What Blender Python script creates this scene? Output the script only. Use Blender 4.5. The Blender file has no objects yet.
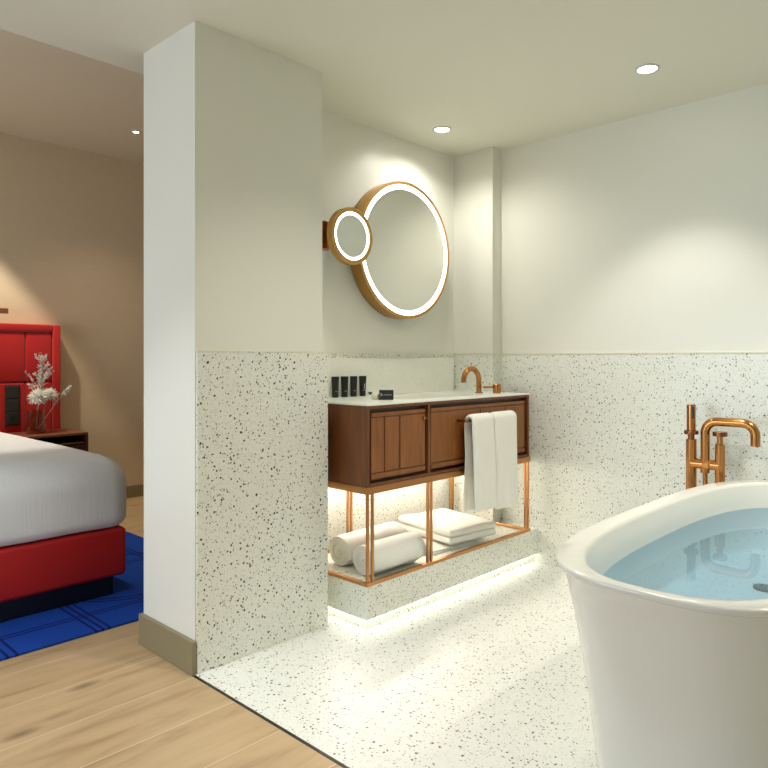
import bpy, bmesh, math, random
from math import pi, sin, cos, radians as R
from mathutils import Vector, Matrix, noise as mnoise
random.seed(7)
S = bpy.context.scene
COL = S.collection

# ------------------------------------------------------------------ camera, world, light, exposure
cam = bpy.data.cameras.new('camera')
cam.sensor_width = 36.0
cam.lens = 678.74 / 768 * 36
cam.shift_y = -25.2 / 768
cam.clip_start = 0.02
co = bpy.data.objects.new('camera', cam)
COL.objects.link(co)
co.location = (0, 0, 1.2)
co.rotation_euler = (R(90), 0, R(43.51 - 90))
S.camera = co
S.view_settings.view_transform = 'Standard'
S.view_settings.look = 'None'
S.view_settings.gamma = 1
S.view_settings.use_curve_mapping = False
S.view_settings.exposure = 0.15
S.cycles.max_bounces = 10
S.cycles.diffuse_bounces = 6
S.cycles.glossy_bounces = 5
S.cycles.transparent_max_bounces = 12
S.cycles.caustics_reflective = False
S.cycles.caustics_refractive = False
S.cycles.sample_clamp_indirect = 6
S.cycles.use_denoising = True
W = bpy.data.worlds.new('world')
S.world = W
W.use_nodes = True
W.node_tree.nodes['Background'].inputs[0].default_value = (.75, .87, 1, 1)
W.node_tree.nodes['Background'].inputs[1].default_value = 1.0

SPOT_BATH = 34.0      # bathroom downlights
SPOT_FILL = 30.0      # entrance downlights outside the frame, the back one added as fill
SPOT_BED = 130.0
WIN_BED = 64.0        # daylight through the bedroom window
FILL_ROOM = 7.0       # added fill daylight behind the camera, through an invented window
LED_PLINTH = 5.8
LED_CABINET = 62.0
LED_MIRROR = 6.0
WARM = (1.0, .958, .875)
def area(name, loc, rot, sx, sy, power, col):
    l = bpy.data.lights.new(name, 'AREA')
    l.shape = 'RECTANGLE'; l.size = sx; l.size_y = sy
    l.energy = power; l.color = col
    o = bpy.data.objects.new(name, l)
    COL.objects.link(o); o.location = loc; o.rotation_euler = rot
    return o
area('window_daylight_bedroom', (-2.36, 3.3, 1.15), (0, R(-60), 0), 1.7, 2.2, WIN_BED, (.78, .90, 1.0))
area('window_daylight_room', (-2.36, .2, 1.15), (0, R(-75), 0), 1.7, 2.2, FILL_ROOM, (.82, .92, 1.0))  # unseen area lamp added as soft daylight fill

# ------------------------------------------------------------------ materials
def newmat(name):
    m = bpy.data.materials.new(name); m.use_nodes = True
    nt = m.node_tree
    return m, nt, nt.nodes['Principled BSDF']
def N(nt, t, **kw):
    n = nt.nodes.new(t)
    for k, v in kw.items():
        setattr(n, k, v)
    return n
def mat(name, col, rough=.5, metal=0., spec=.5, bump=None, coat=0., sheen=0., var=None):
    m, nt, b = newmat(name)
    b.inputs['Base Color'].default_value = (*col, 1)
    b.inputs['Roughness'].default_value = rough
    b.inputs['Metallic'].default_value = metal
    b.inputs['Specular IOR Level'].default_value = spec
    b.inputs['Coat Weight'].default_value = coat
    b.inputs['Sheen Weight'].default_value = sheen
    tc = N(nt, 'ShaderNodeTexCoord')
    if var:      # (scale, amount): gentle colour mottling
        nz = N(nt, 'ShaderNodeTexNoise'); nz.inputs['Scale'].default_value = var[0]; nz.inputs['Detail'].default_value = 4
        nt.links.new(tc.outputs['Object'], nz.inputs['Vector'])
        mx = N(nt, 'ShaderNodeMix', data_type='RGBA')
        mx.inputs['A'].default_value = (*[c * (1 - var[1]) for c in col], 1)
        mx.inputs['B'].default_value = (*[min(1, c * (1 + var[1])) for c in col], 1)
        nt.links.new(nz.outputs['Fac'], mx.inputs['Factor'])
        nt.links.new(mx.outputs['Result'], b.inputs['Base Color'])
    if bump:     # (scale, strength, distance)
        nz = N(nt, 'ShaderNodeTexNoise'); nz.inputs['Scale'].default_value = bump[0]; nz.inputs['Detail'].default_value = 3
        nt.links.new(tc.outputs['Object'], nz.inputs['Vector'])
        bp = N(nt, 'ShaderNodeBump'); bp.inputs['Strength'].default_value = bump[1]; bp.inputs['Distance'].default_value = bump[2]
        nt.links.new(nz.outputs['Fac'], bp.inputs['Height'])
        nt.links.new(bp.outputs['Normal'], b.inputs['Normal'])
    return m
def emit(name, col, s):
    m, nt, b = newmat(name)
    b.inputs['Base Color'].default_value = (*col, 1)
    b.inputs['Emission Color'].default_value = (*col, 1)
    b.inputs['Emission Strength'].default_value = s
    return m

def terrazzo(name, base, layers, rough=.35):
    m, nt, b = newmat(name)
    geo = N(nt, 'ShaderNodeNewGeometry')
    wob = N(nt, 'ShaderNodeTexNoise'); wob.inputs['Scale'].default_value = 160; wob.inputs['Detail'].default_value = 1
    nt.links.new(geo.outputs['Position'], wob.inputs['Vector'])
    add = N(nt, 'ShaderNodeVectorMath', operation='MULTIPLY_ADD')
    nt.links.new(wob.outputs['Color'], add.inputs[0])
    add.inputs[1].default_value = (.008, .008, .008)
    nt.links.new(geo.outputs['Position'], add.inputs[2])
    nz = N(nt, 'ShaderNodeTexNoise'); nz.inputs['Scale'].default_value = 7; nz.inputs['Detail'].default_value = 4
    nt.links.new(geo.outputs['Position'], nz.inputs['Vector'])
    mx = N(nt, 'ShaderNodeMix', data_type='RGBA')
    mx.inputs['A'].default_value = (*[c * .95 for c in base], 1)
    mx.inputs['B'].default_value = (*[min(1, c * 1.03) for c in base], 1)
    nt.links.new(nz.outputs['Fac'], mx.inputs['Factor'])
    cur = mx.outputs['Result']
    for i, (scale, size, keep, ramp, strength) in enumerate(layers):
        off = N(nt, 'ShaderNodeVectorMath', operation='ADD')
        off.inputs[1].default_value = (3.7 * i, 1.9 * i, 5.3 * i)
        nt.links.new(add.outputs[0], off.inputs[0])
        v = N(nt, 'ShaderNodeTexVoronoi'); v.inputs['Scale'].default_value = scale
        nt.links.new(off.outputs[0], v.inputs['Vector'])
        sep = N(nt, 'ShaderNodeSeparateColor')
        nt.links.new(v.outputs['Color'], sep.inputs[0])
        # chip radius varies with the cell
        rad = N(nt, 'ShaderNodeMath', operation='MULTIPLY_ADD')
        nt.links.new(sep.outputs[0], rad.inputs[0]); rad.inputs[1].default_value = size * .9; rad.inputs[2].default_value = size * .5
        lt = N(nt, 'ShaderNodeMath', operation='LESS_THAN')
        nt.links.new(v.outputs['Distance'], lt.inputs[0]); nt.links.new(rad.outputs[0], lt.inputs[1])
        kp = N(nt, 'ShaderNodeMath', operation='LESS_THAN')
        nt.links.new(sep.outputs[1], kp.inputs[0]); kp.inputs[1].default_value = keep
        mu = N(nt, 'ShaderNodeMath', operation='MULTIPLY')
        nt.links.new(lt.outputs[0], mu.inputs[0]); nt.links.new(kp.outputs[0], mu.inputs[1])
        mu2 = N(nt, 'ShaderNodeMath', operation='MULTIPLY')
        nt.links.new(mu.outputs[0], mu2.inputs[0]); mu2.inputs[1].default_value = strength
        cr = N(nt, 'ShaderNodeValToRGB'); cr.color_ramp.interpolation = 'CONSTANT'
        els = cr.color_ramp.elements
        while len(els) < len(ramp): els.new(.5)
        for e, (p, c) in zip(els, ramp):
            e.position = p; e.color = (*c, 1)
        nt.links.new(sep.outputs[2], cr.inputs[0])
        mm = N(nt, 'ShaderNodeMix', data_type='RGBA')
        nt.links.new(mu2.outputs[0], mm.inputs['Factor'])
        nt.links.new(cur, mm.inputs['A']); nt.links.new(cr.outputs[0], mm.inputs['B'])
        cur = mm.outputs['Result']
    nt.links.new(cur, b.inputs['Base Color'])
    b.inputs['Roughness'].default_value = rough
    return m
DARK = [(0, (.012, .012, .011)), (.55, (.035, .032, .026)), (.78, (.12, .09, .06)), (.9, (.2, .2, .18))]
MID = [(0, (.10, .10, .09)), (.4, (.26, .25, .21)), (.7, (.38, .33, .24)), (.85, (.05, .05, .045))]
PALE = [(0, (.50, .50, .44)), (.5, (.62, .60, .50)), (.8, (.85, .85, .80))]
TERR = [(150, .36, .5, PALE, .6), (100, .25, .44, MID, .95), (66, .24, .34, DARK, 1.0)]
M = {}
M['terrazzo'] = terrazzo('terrazzo', (.80, .81, .735), TERR, .32)
M['terrazzo_floor'] = terrazzo('terrazzo_floor', (.80, .815, .765), [(150, .36, .45, PALE, .6), (105, .24, .42, MID, .9), (66, .25, .31, DARK, 1.0)], .36)
M['terrazzo_fine'] = terrazzo('terrazzo_fine', (.83, .84, .76), [(120, .3, .5, PALE, .4), (60, .16, .08, MID, .7)], .3)
M['plaster'] = mat('plaster', (.79, .785, .705), .34, bump=(60, .03, .002))
M['plaster_white'] = mat('plaster_white', (.76, .76, .70), .6, bump=(60, .03, .002))
M['ceiling'] = mat('ceiling_paint', (.76, .745, .64), .7)
M['ceiling_bed'] = mat('ceiling_paint_warm', (.70, .64, .50), .7)
M['room_wall'] = mat('room_wall', (.46, .41, .33), .6)  # unseen walls, darkened to cut light bounced onto the tub
M['skirting'] = mat('skirting', (.25, .21, .12), .45)
M['brass_trim'] = mat('pale_trim', (.80, .76, .60), .35)
M['threshold'] = mat('threshold', (.012, .010, .008), .4)
M['copper'] = mat('copper', (.50, .225, .07), .2, metal=1.)
M['copper_frame'] = mat('copper_frame', (.55, .27, .11), .30, metal=1.)
M['copper_dark'] = mat('copper_dark', (.30, .115, .045), .25, metal=1.)
M['gold'] = mat('gold_ring', (.58, .33, .11), .38, metal=1.)
M['white_ceramic'] = mat('white_ceramic', (.80, .80, .74), .16, coat=.3)
M['tub'] = mat('tub_acrylic', (.82, .82, .76), .2, coat=.2)
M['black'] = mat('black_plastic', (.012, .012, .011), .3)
M['print'] = mat('pale_print', (.75, .75, .70), .6)
M['cream'] = mat('cream_wrap', (.72, .70, .52), .6)
M['towel'] = mat('towel', (.86, .85, .79), .95, spec=.1, bump=(420, .6, .004), sheen=.3)
M['rubber'] = mat('dark_rubber', (.02, .02, .022), .5)
M['red_fabric'] = mat('red_fabric', (.46, .008, .008), .75, spec=.25, bump=(500, .25, .002), sheen=.3, var=(4, .12))
M['red_base'] = mat('red_base', (.50, .016, .018), .6, spec=.3, bump=(500, .15, .002), var=(3, .1))
M['pillow'] = mat('pillow_linen', (.80, .80, .80), .9, spec=.1)
M['petal'] = mat('white_petal', (.88, .88, .80), .7)
M['sprig'] = mat('silver_sprig', (.62, .64, .58), .8)
M['stem'] = mat('green_stem', (.20, .24, .10), .7)
M['switch'] = mat('switch_black', (.028, .03, .026), .45)
M['chrome'] = mat('chrome', (.25, .28, .30), .25, metal=1.)
M['mirror'] = mat('mirror_glass', (.86, .87, .82), .02, metal=1.)
M['led_ring'] = emit('led_ring', (1, .97, .86), LED_MIRROR)
M['led_plinth'] = emit('led_plinth', (1, .99, .90), LED_PLINTH)
M['led_cabinet'] = emit('led_cabinet', (1, .95, .80), LED_CABINET)
M['lens'] = emit('lamp_lens', (1, .96, .85), 18)
M['window_frame'] = mat('window_frame', (.6, .6, .58), .4)

def wood(name, c1, c2, scale=(1.5, 16, 16), rough=.4, axis='X'):
    m, nt, b = newmat(name)
    tc = N(nt, 'ShaderNodeTexCoord'); mp = N(nt, 'ShaderNodeMapping')
    mp.inputs['Scale'].default_value = scale
    nt.links.new(tc.outputs['Object'], mp.inputs[0])
    nz = N(nt, 'ShaderNodeTexNoise'); nz.inputs['Scale'].default_value = 3; nz.inputs['Detail'].default_value = 6; nz.inputs['Distortion'].default_value = .6
    nt.links.new(mp.outputs[0], nz.inputs['Vector'])
    cr = N(nt, 'ShaderNodeValToRGB')
    cr.color_ramp.elements[0].position = .32; cr.color_ramp.elements[0].color = (*c1, 1)
    cr.color_ramp.elements[1].position = .68; cr.color_ramp.elements[1].color = (*c2, 1)
    nt.links.new(nz.outputs['Fac'], cr.inputs[0])
    nt.links.new(cr.outputs[0], b.inputs['Base Color'])
    b.inputs['Roughness'].default_value = rough
    return m
M['walnut'] = wood('walnut', (.12, .038, .010), (.19, .064, .016), (14, 14, 1.6))
M['walnut_door'] = wood('walnut_door', (.19, .063, .013), (.275, .100, .024), (14, 14, 1.6))
M['walnut_top'] = wood('nightstand_wood', (.16, .05, .02), (.26, .09, .04), (1.6, 14, 14))
M['walnut_dark'] = wood('nightstand_dark', (.04, .012, .008), (.07, .022, .014), (1.6, 14, 14))

def plank_floor():
    m, nt, b = newmat('oak_planks')
    geo = N(nt, 'ShaderNodeNewGeometry')
    mp = N(nt, 'ShaderNodeMapping'); mp.inputs['Location'].default_value = (.4, -.165, 0)
    nt.links.new(geo.outputs['Position'], mp.inputs[0])
    br = N(nt, 'ShaderNodeTexBrick')
    br.inputs['Scale'].default_value = 1
    br.inputs['Brick Width'].default_value = 2.1; br.inputs['Row Height'].default_value = .2645
    br.inputs['Mortar Size'].default_value = .0022; br.inputs['Mortar Smooth'].default_value = .1
    br.inputs['Color1'].default_value = (0, 0, 0, 1); br.inputs['Color2'].default_value = (1, 1, 1, 1)
    br.inputs['Mortar'].default_value = (.5, .5, .5, 1)
    nt.links.new(mp.outputs[0], br.inputs['Vector'])
    # the tone shift of each board also shifts its grain
    sh = N(nt, 'ShaderNodeVectorMath', operation='MULTIPLY_ADD')
    nt.links.new(br.outputs['Color'], sh.inputs[0]); sh.inputs[1].default_value = (3.1, 7.7, 2.2)
    nt.links.new(geo.outputs['Position'], sh.inputs[2])
    m2 = N(nt, 'ShaderNodeMapping'); m2.inputs['Scale'].default_value = (1.0, 6, 1)
    nt.links.new(sh.outputs[0], m2.inputs[0])
    nz = N(nt, 'ShaderNodeTexNoise'); nz.inputs['Scale'].default_value = 2.2; nz.inputs['Detail'].default_value = 8; nz.inputs['Distortion'].default_value = .8
    nt.links.new(m2.outputs[0], nz.inputs['Vector'])
    cr = N(nt, 'ShaderNodeValToRGB')
    e = cr.color_ramp.elements
    e[0].position = .25; e[0].color = (.33, .215, .108, 1)
    e[1].position = .72; e[1].color = (.55, .40, .228, 1)
    x = e.new(.45); x.color = (.47, .33, .18, 1)
    nt.links.new(nz.outputs['Fac'], cr.inputs[0])
    # knots
    m3 = N(nt, 'ShaderNodeMapping'); m3.inputs['Scale'].default_value = (1.6, 4.2, 1)
    nt.links.new(sh.outputs[0], m3.inputs[0])
    vo = N(nt, 'ShaderNodeTexVoronoi'); vo.inputs['Scale'].default_value = 1.3
    nt.links.new(m3.outputs[0], vo.inputs['Vector'])
    kr = N(nt, 'ShaderNodeValToRGB')
    kr.color_ramp.elements[0].position = .02; kr.color_ramp.elements[0].color = (.35, .3, .25, 1)
    kr.color_ramp.elements[1].position = .16; kr.color_ramp.elements[1].color = (1, 1, 1, 1)
    nt.links.new(vo.outputs['Distance'], kr.inputs[0])
    mu = N(nt, 'ShaderNodeMix', data_type='RGBA', blend_type='MULTIPLY'); mu.inputs['Factor'].default_value = .8
    nt.links.new(cr.outputs[0], mu.inputs['A']); nt.links.new(kr.outputs[0], mu.inputs['B'])
    mo = N(nt, 'ShaderNodeMix', data_type='RGBA'); 
    nt.links.new(br.outputs['Fac'], mo.inputs['Factor'])
    nt.links.new(mu.outputs['Result'], mo.inputs['A']); mo.inputs['B'].default_value = (.64, .52, .36, 1)
    nt.links.new(mo.outputs['Result'], b.inputs['Base Color'])
    b.inputs['Roughness'].default_value = .42
    return m
M['oak'] = plank_floor()

def wallpaper():
    m, nt, b = newmat('linen_wallpaper')
    geo = N(nt, 'ShaderNodeNewGeometry')
    mp = N(nt, 'ShaderNodeMapping'); mp.inputs['Scale'].default_value = (10, 10, 220)
    nt.links.new(geo.outputs['Position'], mp.inputs[0])
    nz = N(nt, 'ShaderNodeTexNoise'); nz.inputs['Scale'].default_value = 1; nz.inputs['Detail'].default_value = 3
    nt.links.new(mp.outputs[0], nz.inputs['Vector'])
    cr = N(nt, 'ShaderNodeValToRGB')
    cr.color_ramp.elements[0].position = .3; cr.color_ramp.elements[0].color = (.62, .50, .345, 1)
    cr.color_ramp.elements[1].position = .7; cr.color_ramp.elements[1].color = (.66, .535, .37, 1)
    nt.links.new(nz.outputs['Fac'], cr.inputs[0])
    nt.links.new(cr.outputs[0], b.inputs['Base Color'])
    b.inputs['Roughness'].default_value = .8
    return m
M['wallpaper'] = wallpaper()

def duvet_mat():
    m, nt, b = newmat('duvet_cotton')
    tc = N(nt, 'ShaderNodeTexCoord')
    mp = N(nt, 'ShaderNodeMapping'); mp.inputs['Scale'].default_value = (1, 1, .06)
    nt.links.new(tc.outputs['Object'], mp.inputs[0])
    w = N(nt, 'ShaderNodeTexNoise'); w.inputs['Scale'].default_value = 95; w.inputs['Detail'].default_value = 2
    nt.links.new(mp.outputs[0], w.inputs['Vector'])
    bp = N(nt, 'ShaderNodeBump'); bp.inputs['Strength'].default_value = .35; bp.inputs['Distance'].default_value = .004
    nt.links.new(w.outputs['Fac'], bp.inputs['Height'])
    nt.links.new(bp.outputs['Normal'], b.inputs['Normal'])
    b.inputs['Base Color'].default_value = (.86, .89, .94, 1)
    b.inputs['Roughness'].default_value = .9
    b.inputs['Specular IOR Level'].default_value = .15
    b.inputs['Sheen Weight'].default_value = .2
    return m
M['duvet'] = duvet_mat()

def rug_mat():
    m, nt, b = newmat('blue_rug')
    geo = N(nt, 'ShaderNodeNewGeometry')
    sx = N(nt, 'ShaderNodeSeparateXYZ'); nt.links.new(geo.outputs['Position'], sx.inputs[0])
    def line(out, pos, w):
        a = N(nt, 'ShaderNodeMath', operation='SUBTRACT'); nt.links.new(out, a.inputs[0]); a.inputs[1].default_value = pos
        c = N(nt, 'ShaderNodeMath', operation='ABSOLUTE'); nt.links.new(a.outputs[0], c.inputs[0])
        d = N(nt, 'ShaderNodeMath', operation='LESS_THAN'); nt.links.new(c.outputs[0], d.inputs[0]); d.inputs[1].default_value = w
        return d.outputs[0]
    def both(f, a, c):
        n = N(nt, 'ShaderNodeMath', operation=f); nt.links.new(a, n.inputs[0])
        if c is not None: nt.links.new(c, n.inputs[1])
        return n.outputs[0]
    masks = [line(sx.outputs[0], p, .006) for p in (-.30, -.27, .30, .33, .93, .965, 1.285, 1.315, 1.345, 1.95, 1.98)]
    masks += [line(sx.outputs[1], p, .006) for p in (3.15, 3.18, 3.8, 3.83, 4.4, 4.43)]
    # woven discs
    ring = None
    for cx, cy, r in ((1.02, 3.55, .20), (1.72, 3.62, .42), (.25, 3.5, .34)):
        d = N(nt, 'ShaderNodeVectorMath', operation='DISTANCE')
        nt.links.new(geo.outputs['Position'], d.inputs[0]); d.inputs[1].default_value = (cx, cy, .012)
        if r < .3:
            q = N(nt, 'ShaderNodeMath', operation='LESS_THAN'); nt.links.new(d.outputs['Value'], q.inputs[0]); q.inputs[1].default_value = r
            ring = q.outputs[0]
        else:
            masks.append(line(d.outputs['Value'], r, .007)); masks.append(line(d.outputs['Value'], r - .035, .007))
    cur = masks[0]
    for k in masks[1:]: cur = both('MAXIMUM', cur, k)
    nz = N(nt, 'ShaderNodeTexNoise'); nz.inputs['Scale'].default_value = 180; nz.inputs['Detail'].default_value = 2
    nt.links.new(geo.outputs['Position'], nz.inputs['Vector'])
    base = N(nt, 'ShaderNodeMix', data_type='RGBA')
    base.inputs['A'].default_value = (.006, .040, .25, 1); base.inputs['B'].default_value = (.016, .075, .44, 1)
    nt.links.new(nz.outputs['Fac'], base.inputs['Factor'])
    m1 = N(nt, 'ShaderNodeMix', data_type='RGBA'); nt.links.new(ring, m1.inputs['Factor'])
    nt.links.new(base.outputs['Result'], m1.inputs['A']); m1.inputs['B'].default_value = (.012, .012, .07, 1)
    m2 = N(nt, 'ShaderNodeMix', data_type='RGBA'); nt.links.new(cur, m2.inputs['Factor'])
    nt.links.new(m1.outputs['Result'], m2.inputs['A']); m2.inputs['B'].default_value = (.006, .016, .13, 1)
    nt.links.new(m2.outputs['Result'], b.inputs['Base Color'])
    b.inputs['Roughness'].default_value = .95; b.inputs['Specular IOR Level'].default_value = .1
    bp = N(nt, 'ShaderNodeBump'); bp.inputs['Strength'].default_value = .5; bp.inputs['Distance'].default_value = .004
    nt.links.new(nz.outputs['Fac'], bp.inputs['Height']); nt.links.new(bp.outputs['Normal'], b.inputs['Normal'])
    return m
M['rug'] = rug_mat()

def thin_clear(name, tint, ior, wave=None):
    m, nt, b = newmat(name)
    out = nt.nodes['Material Output']
    nt.nodes.remove(b)
    tr = N(nt, 'ShaderNodeBsdfTransparent'); tr.inputs[0].default_value = (*tint, 1)
    gl = N(nt, 'ShaderNodeBsdfGlossy'); gl.inputs['Roughness'].default_value = .01
    fr = N(nt, 'ShaderNodeFresnel'); fr.inputs['IOR'].default_value = ior
    mx = N(nt, 'ShaderNodeMixShader')
    nt.links.new(fr.outputs[0], mx.inputs[0]); nt.links.new(tr.outputs[0], mx.inputs[1]); nt.links.new(gl.outputs[0], mx.inputs[2])
    if wave:
        tc = N(nt, 'ShaderNodeTexCoord')
        nz = N(nt, 'ShaderNodeTexNoise'); nz.inputs['Scale'].default_value = wave[0]; nz.inputs['Detail'].default_value = 2
        nt.links.new(tc.outputs['Object'], nz.inputs['Vector'])
        bp = N(nt, 'ShaderNodeBump'); bp.inputs['Strength'].default_value = wave[1]; bp.inputs['Distance'].default_value = .01
        nt.links.new(nz.outputs['Fac'], bp.inputs['Height'])
        nt.links.new(bp.outputs['Normal'], gl.inputs['Normal']); nt.links.new(bp.outputs['Normal'], fr.inputs['Normal'])
    nt.links.new(mx.outputs[0], out.inputs[0])
    return m
M['water'] = thin_clear('bath_water', (.65, .85, 1.0), 1.33, (5, .04))
M['glass'] = thin_clear('clear_glass', (.82, .84, .77), 1.3)
_nt = M['glass'].node_tree
_lw = N(_nt, 'ShaderNodeLayerWeight'); _pw = N(_nt, 'ShaderNodeMath', operation='POWER'); _pw.inputs[1].default_value = 2
_sc = N(_nt, 'ShaderNodeMath', operation='MULTIPLY'); _sc.inputs[1].default_value = .8
_nt.links.new(_lw.outputs['Facing'], _pw.inputs[0]); _nt.links.new(_pw.outputs[0], _sc.inputs[0])
_nt.links.new(_sc.outputs[0], next(q for q in _nt.nodes if q.type == 'MIX_SHADER').inputs[0])

# ------------------------------------------------------------------ mesh helpers
def finish(bm, smooth=False, angle=35):
    bmesh.ops.recalc_face_normals(bm, faces=bm.faces)
    for f in bm.faces: f.smooth = smooth
    if smooth:
        for e in bm.edges:
            if len(e.link_faces) == 2 and e.calc_face_angle(0) > R(angle): e.smooth = False
def obj(name, bm, m, parent=None, smooth=False, angle=35):
    """bm is in world space; a child's mesh is shifted to its parent's base."""
    finish(bm, smooth, angle)
    me = bpy.data.meshes.new(name)
    bm.to_mesh(me); bm.free()
    me.materials.append(m)
    o = bpy.data.objects.new(name, me)
    COL.objects.link(o)
    if parent is not None:
        p = parent; off = Vector((0, 0, 0))
        while p is not None:
            off += Vector(p.get('_base', (0, 0, 0))); p = p.parent
        me.transform(Matrix.Translation(-off))
        o.parent = parent
    return o
def thing(name, label, cat, loc, group=None):
    o = bpy.data.objects.new(name, None); COL.objects.link(o)
    o.empty_display_size = .05
    o.location = loc; o['_base'] = list(loc)
    o['label'] = label; o['category'] = cat
    if group: o['group'] = group
    return o
def tag(o, label, cat, group=None):
    o['label'] = label; o['category'] = cat
    if group: o['group'] = group
    return o
def struct(name, bm, m, **k):
    o = obj(name, bm, m, **k); o['kind'] = 'structure'; return o
def B(): return bmesh.new()
def box(bm, x0, x1, y0, y1, z0, z1, bev=0, seg=2, rot=0):
    r = bmesh.ops.create_cube(bm, size=1)
    vs = r['verts']
    for v in vs:
        v.co = Vector(((x0 + x1) / 2 + v.co.x * (x1 - x0), (y0 + y1) / 2 + v.co.y * (y1 - y0), (z0 + z1) / 2 + v.co.z * (z1 - z0)))
    if rot:
        bmesh.ops.rotate(bm, verts=vs, cent=((x0 + x1) / 2, (y0 + y1) / 2, 0), matrix=Matrix.Rotation(rot, 3, 'Z'))
    if bev:
        es = list({e for v in vs for e in v.link_edges})
        bmesh.ops.bevel(bm, geom=es, offset=bev, segments=seg, profile=.5, affect='EDGES')
    return bm
def ring(bm, c, r, n, ax, ay):
    return [bm.verts.new(c + ax * (r * cos(2 * pi * i / n)) + ay * (r * sin(2 * pi * i / n))) for i in range(n)]
def bridge(bm, a, b):
    n = len(a)
    for i in range(n): bm.faces.new((a[i], a[(i + 1) % n], b[(i + 1) % n], b[i]))
def tube(bm, pts, r, n=14, caps=True):
    pts = [Vector(p) for p in pts]
    t = (pts[1] - pts[0]).normalized()
    up = Vector((0, 0, 1)) if abs(t.z) < .9 else Vector((0, 1, 0))
    ax = t.cross(up).normalized(); prev = None; first = None
    for i, p in enumerate(pts):
        a = pts[max(i - 1, 0)]; b = pts[min(i + 1, len(pts) - 1)]
        t = (b - a).normalized()
        ax = (ax - t * ax.dot(t)).normalized(); ay = t.cross(ax)
        rr = r[i] if isinstance(r, (list, tuple)) else r
        rg = ring(bm, p, rr, n, ax, ay)
        if prev: bridge(bm, prev, rg)
        else: first = rg
        prev = rg
    if caps:
        bm.faces.new(first[::-1]); bm.faces.new(prev)
    return bm
def cyl(bm, p0, p1, r, n=24, bev=0):
    p0 = Vector(p0); p1 = Vector(p1); t = (p1 - p0).normalized()
    if bev:
        return tube(bm, [p0, p0 + t * 1e-5, p0 + t * bev, p1 - t * bev, p1 - t * 1e-5, p1], [r - bev, r - bev, r, r, r - bev, r - bev], n)
    return tube(bm, [p0, p1], r, n)
def lathe(bm, prof, c, n=32, axis='Z', caps=(True, True)):
    c = Vector(c)
    A = {'Z': (Vector((1, 0, 0)), Vector((0, 1, 0)), Vector((0, 0, 1))),
         'Y': (Vector((1, 0, 0)), Vector((0, 0, 1)), Vector((0, 1, 0)))}[axis]
    prev = first = None
    for r, h in prof:
        rg = ring(bm, c + A[2] * h, r, n, A[0], A[1])
        if prev: bridge(bm, prev, rg)
        else: first = rg
        prev = rg
    if caps[0]: bm.faces.new(first[::-1])
    if caps[1]: bm.faces.new(prev)
    return bm
def arc_pts(pts, rad, k=8):
    """round the inner corners of a polyline"""
    P = [Vector(p) for p in pts]; out = [P[0]]
    for i in range(1, len(P) - 1):
        a = (P[i - 1] - P[i]).normalized(); b = (P[i + 1] - P[i]).normalized()
        ang = a.angle(b); d = rad / math.tan(ang / 2)
        s = P[i] + a * d; e = P[i] + b * d
        c = P[i] + (a + b).normalized() * (rad / sin(ang / 2))
        u = s - c; v = e - c; tot = u.angle(v)
        for j in range(k + 1):
            f = j / k
            out.append(c + (u * sin((1 - f) * tot) + v * sin(f * tot)) / sin(tot))
    out.append(P[-1]); return out
def text_marks(bm, *a): pass

# ------------------------------------------------------------------ the setting
CE, CB = 2.487, 2.91          # bathroom and bedroom ceilings
WX, MY, BY = 3.535, 2.655, 5.63
b = B(); box(b, -2.4, 1.362, -1.6, BY, -.1, 0); box(b, 1.362, 4.2, MY, BY, -.1, 0); box(b, 1.362, 1.374, 2.30, MY, -.1, 0)
struct('floor', b, M['oak'])
struct('floor_terrazzo', box(B(), 1.374, WX, -1.2, MY, -.1, 0), M['terrazzo_floor'])
struct('trim_1', box(B(), 1.362, 1.374, -1.2, 2.30, -.05, .001), M['threshold'])
b = B(); box(b, -2.5, 4.3, -1.7, 2.907, CE, CB + .1)
struct('ceiling', b, M['ceiling'])
struct('ceiling_bedroom', box(B(), -2.5, 4.3, 2.907, BY + .1, CB, CB + .1), M['ceiling_bed'])
struct('wall_mirror', box(B(), 2.0, 4.2, MY, MY + .15, 0, CE), M['plaster'])
struct('wall_tub', box(B(), WX, WX + .12, -1.3, MY, 0, CE), M['plaster'])
struct('wall_column', box(B(), 3.445, WX, 2.360, MY, 0, CE), M['plaster'])
struct('wall_pillar', box(B(), 1.378, 2.02, 2.300, MY + .05, 0, CE), M['plaster'])
struct('wall_headboard', box(B(), -2.5, 4.3, BY, BY + .1, 0, CB), M['wallpaper'])
struct('wall_bedroom_right', box(B(), 4.2, 4.3, MY + .15, BY, 0, CB), M['wallpaper'])
struct('wall_back', box(B(), 1.37, WX, -1.3, -1.2, 0, CE), M['plaster'])
struct('wall_behind', box(B(), -2.5, 1.37, -1.7, -1.6, 0, CE), M['room_wall'])
struct('wall_behind_return', box(B(), 1.37, 1.45, -1.6, -1.3, 0, CE), M['room_wall'])
# left wall with the bedroom window and one added for fill daylight
b = B()
for y0, y1 in ((-1.7, -.95), (1.35, 2.15), (4.45, BY)): box(b, -2.5, -2.4, y0, y1, 0, CB)
for y0, y1 in ((-.95, 1.35), (2.15, 4.45)):
    box(b, -2.5, -2.4, y0, y1, 0, .2); box(b, -2.5, -2.4, y0, y1, 2.3, CB)
struct('wall_left', b, M['room_wall'])
for i, (y0, y1) in enumerate(((-.95, 1.35), (2.15, 4.45))):
    b = B()
    for s in ((y0, y0 + .05), (y1 - .05, y1), ((y0 + y1) / 2 - .025, (y0 + y1) / 2 + .025)): box(b, -2.48, -2.43, s[0], s[1], .2, 2.3)
    box(b, -2.48, -2.43, y0, y1, .2, .25); box(b, -2.48, -2.43, y0, y1, 2.25, 2.3)
    struct('window_%d' % (i + 1), b, M['window_frame'])
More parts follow.
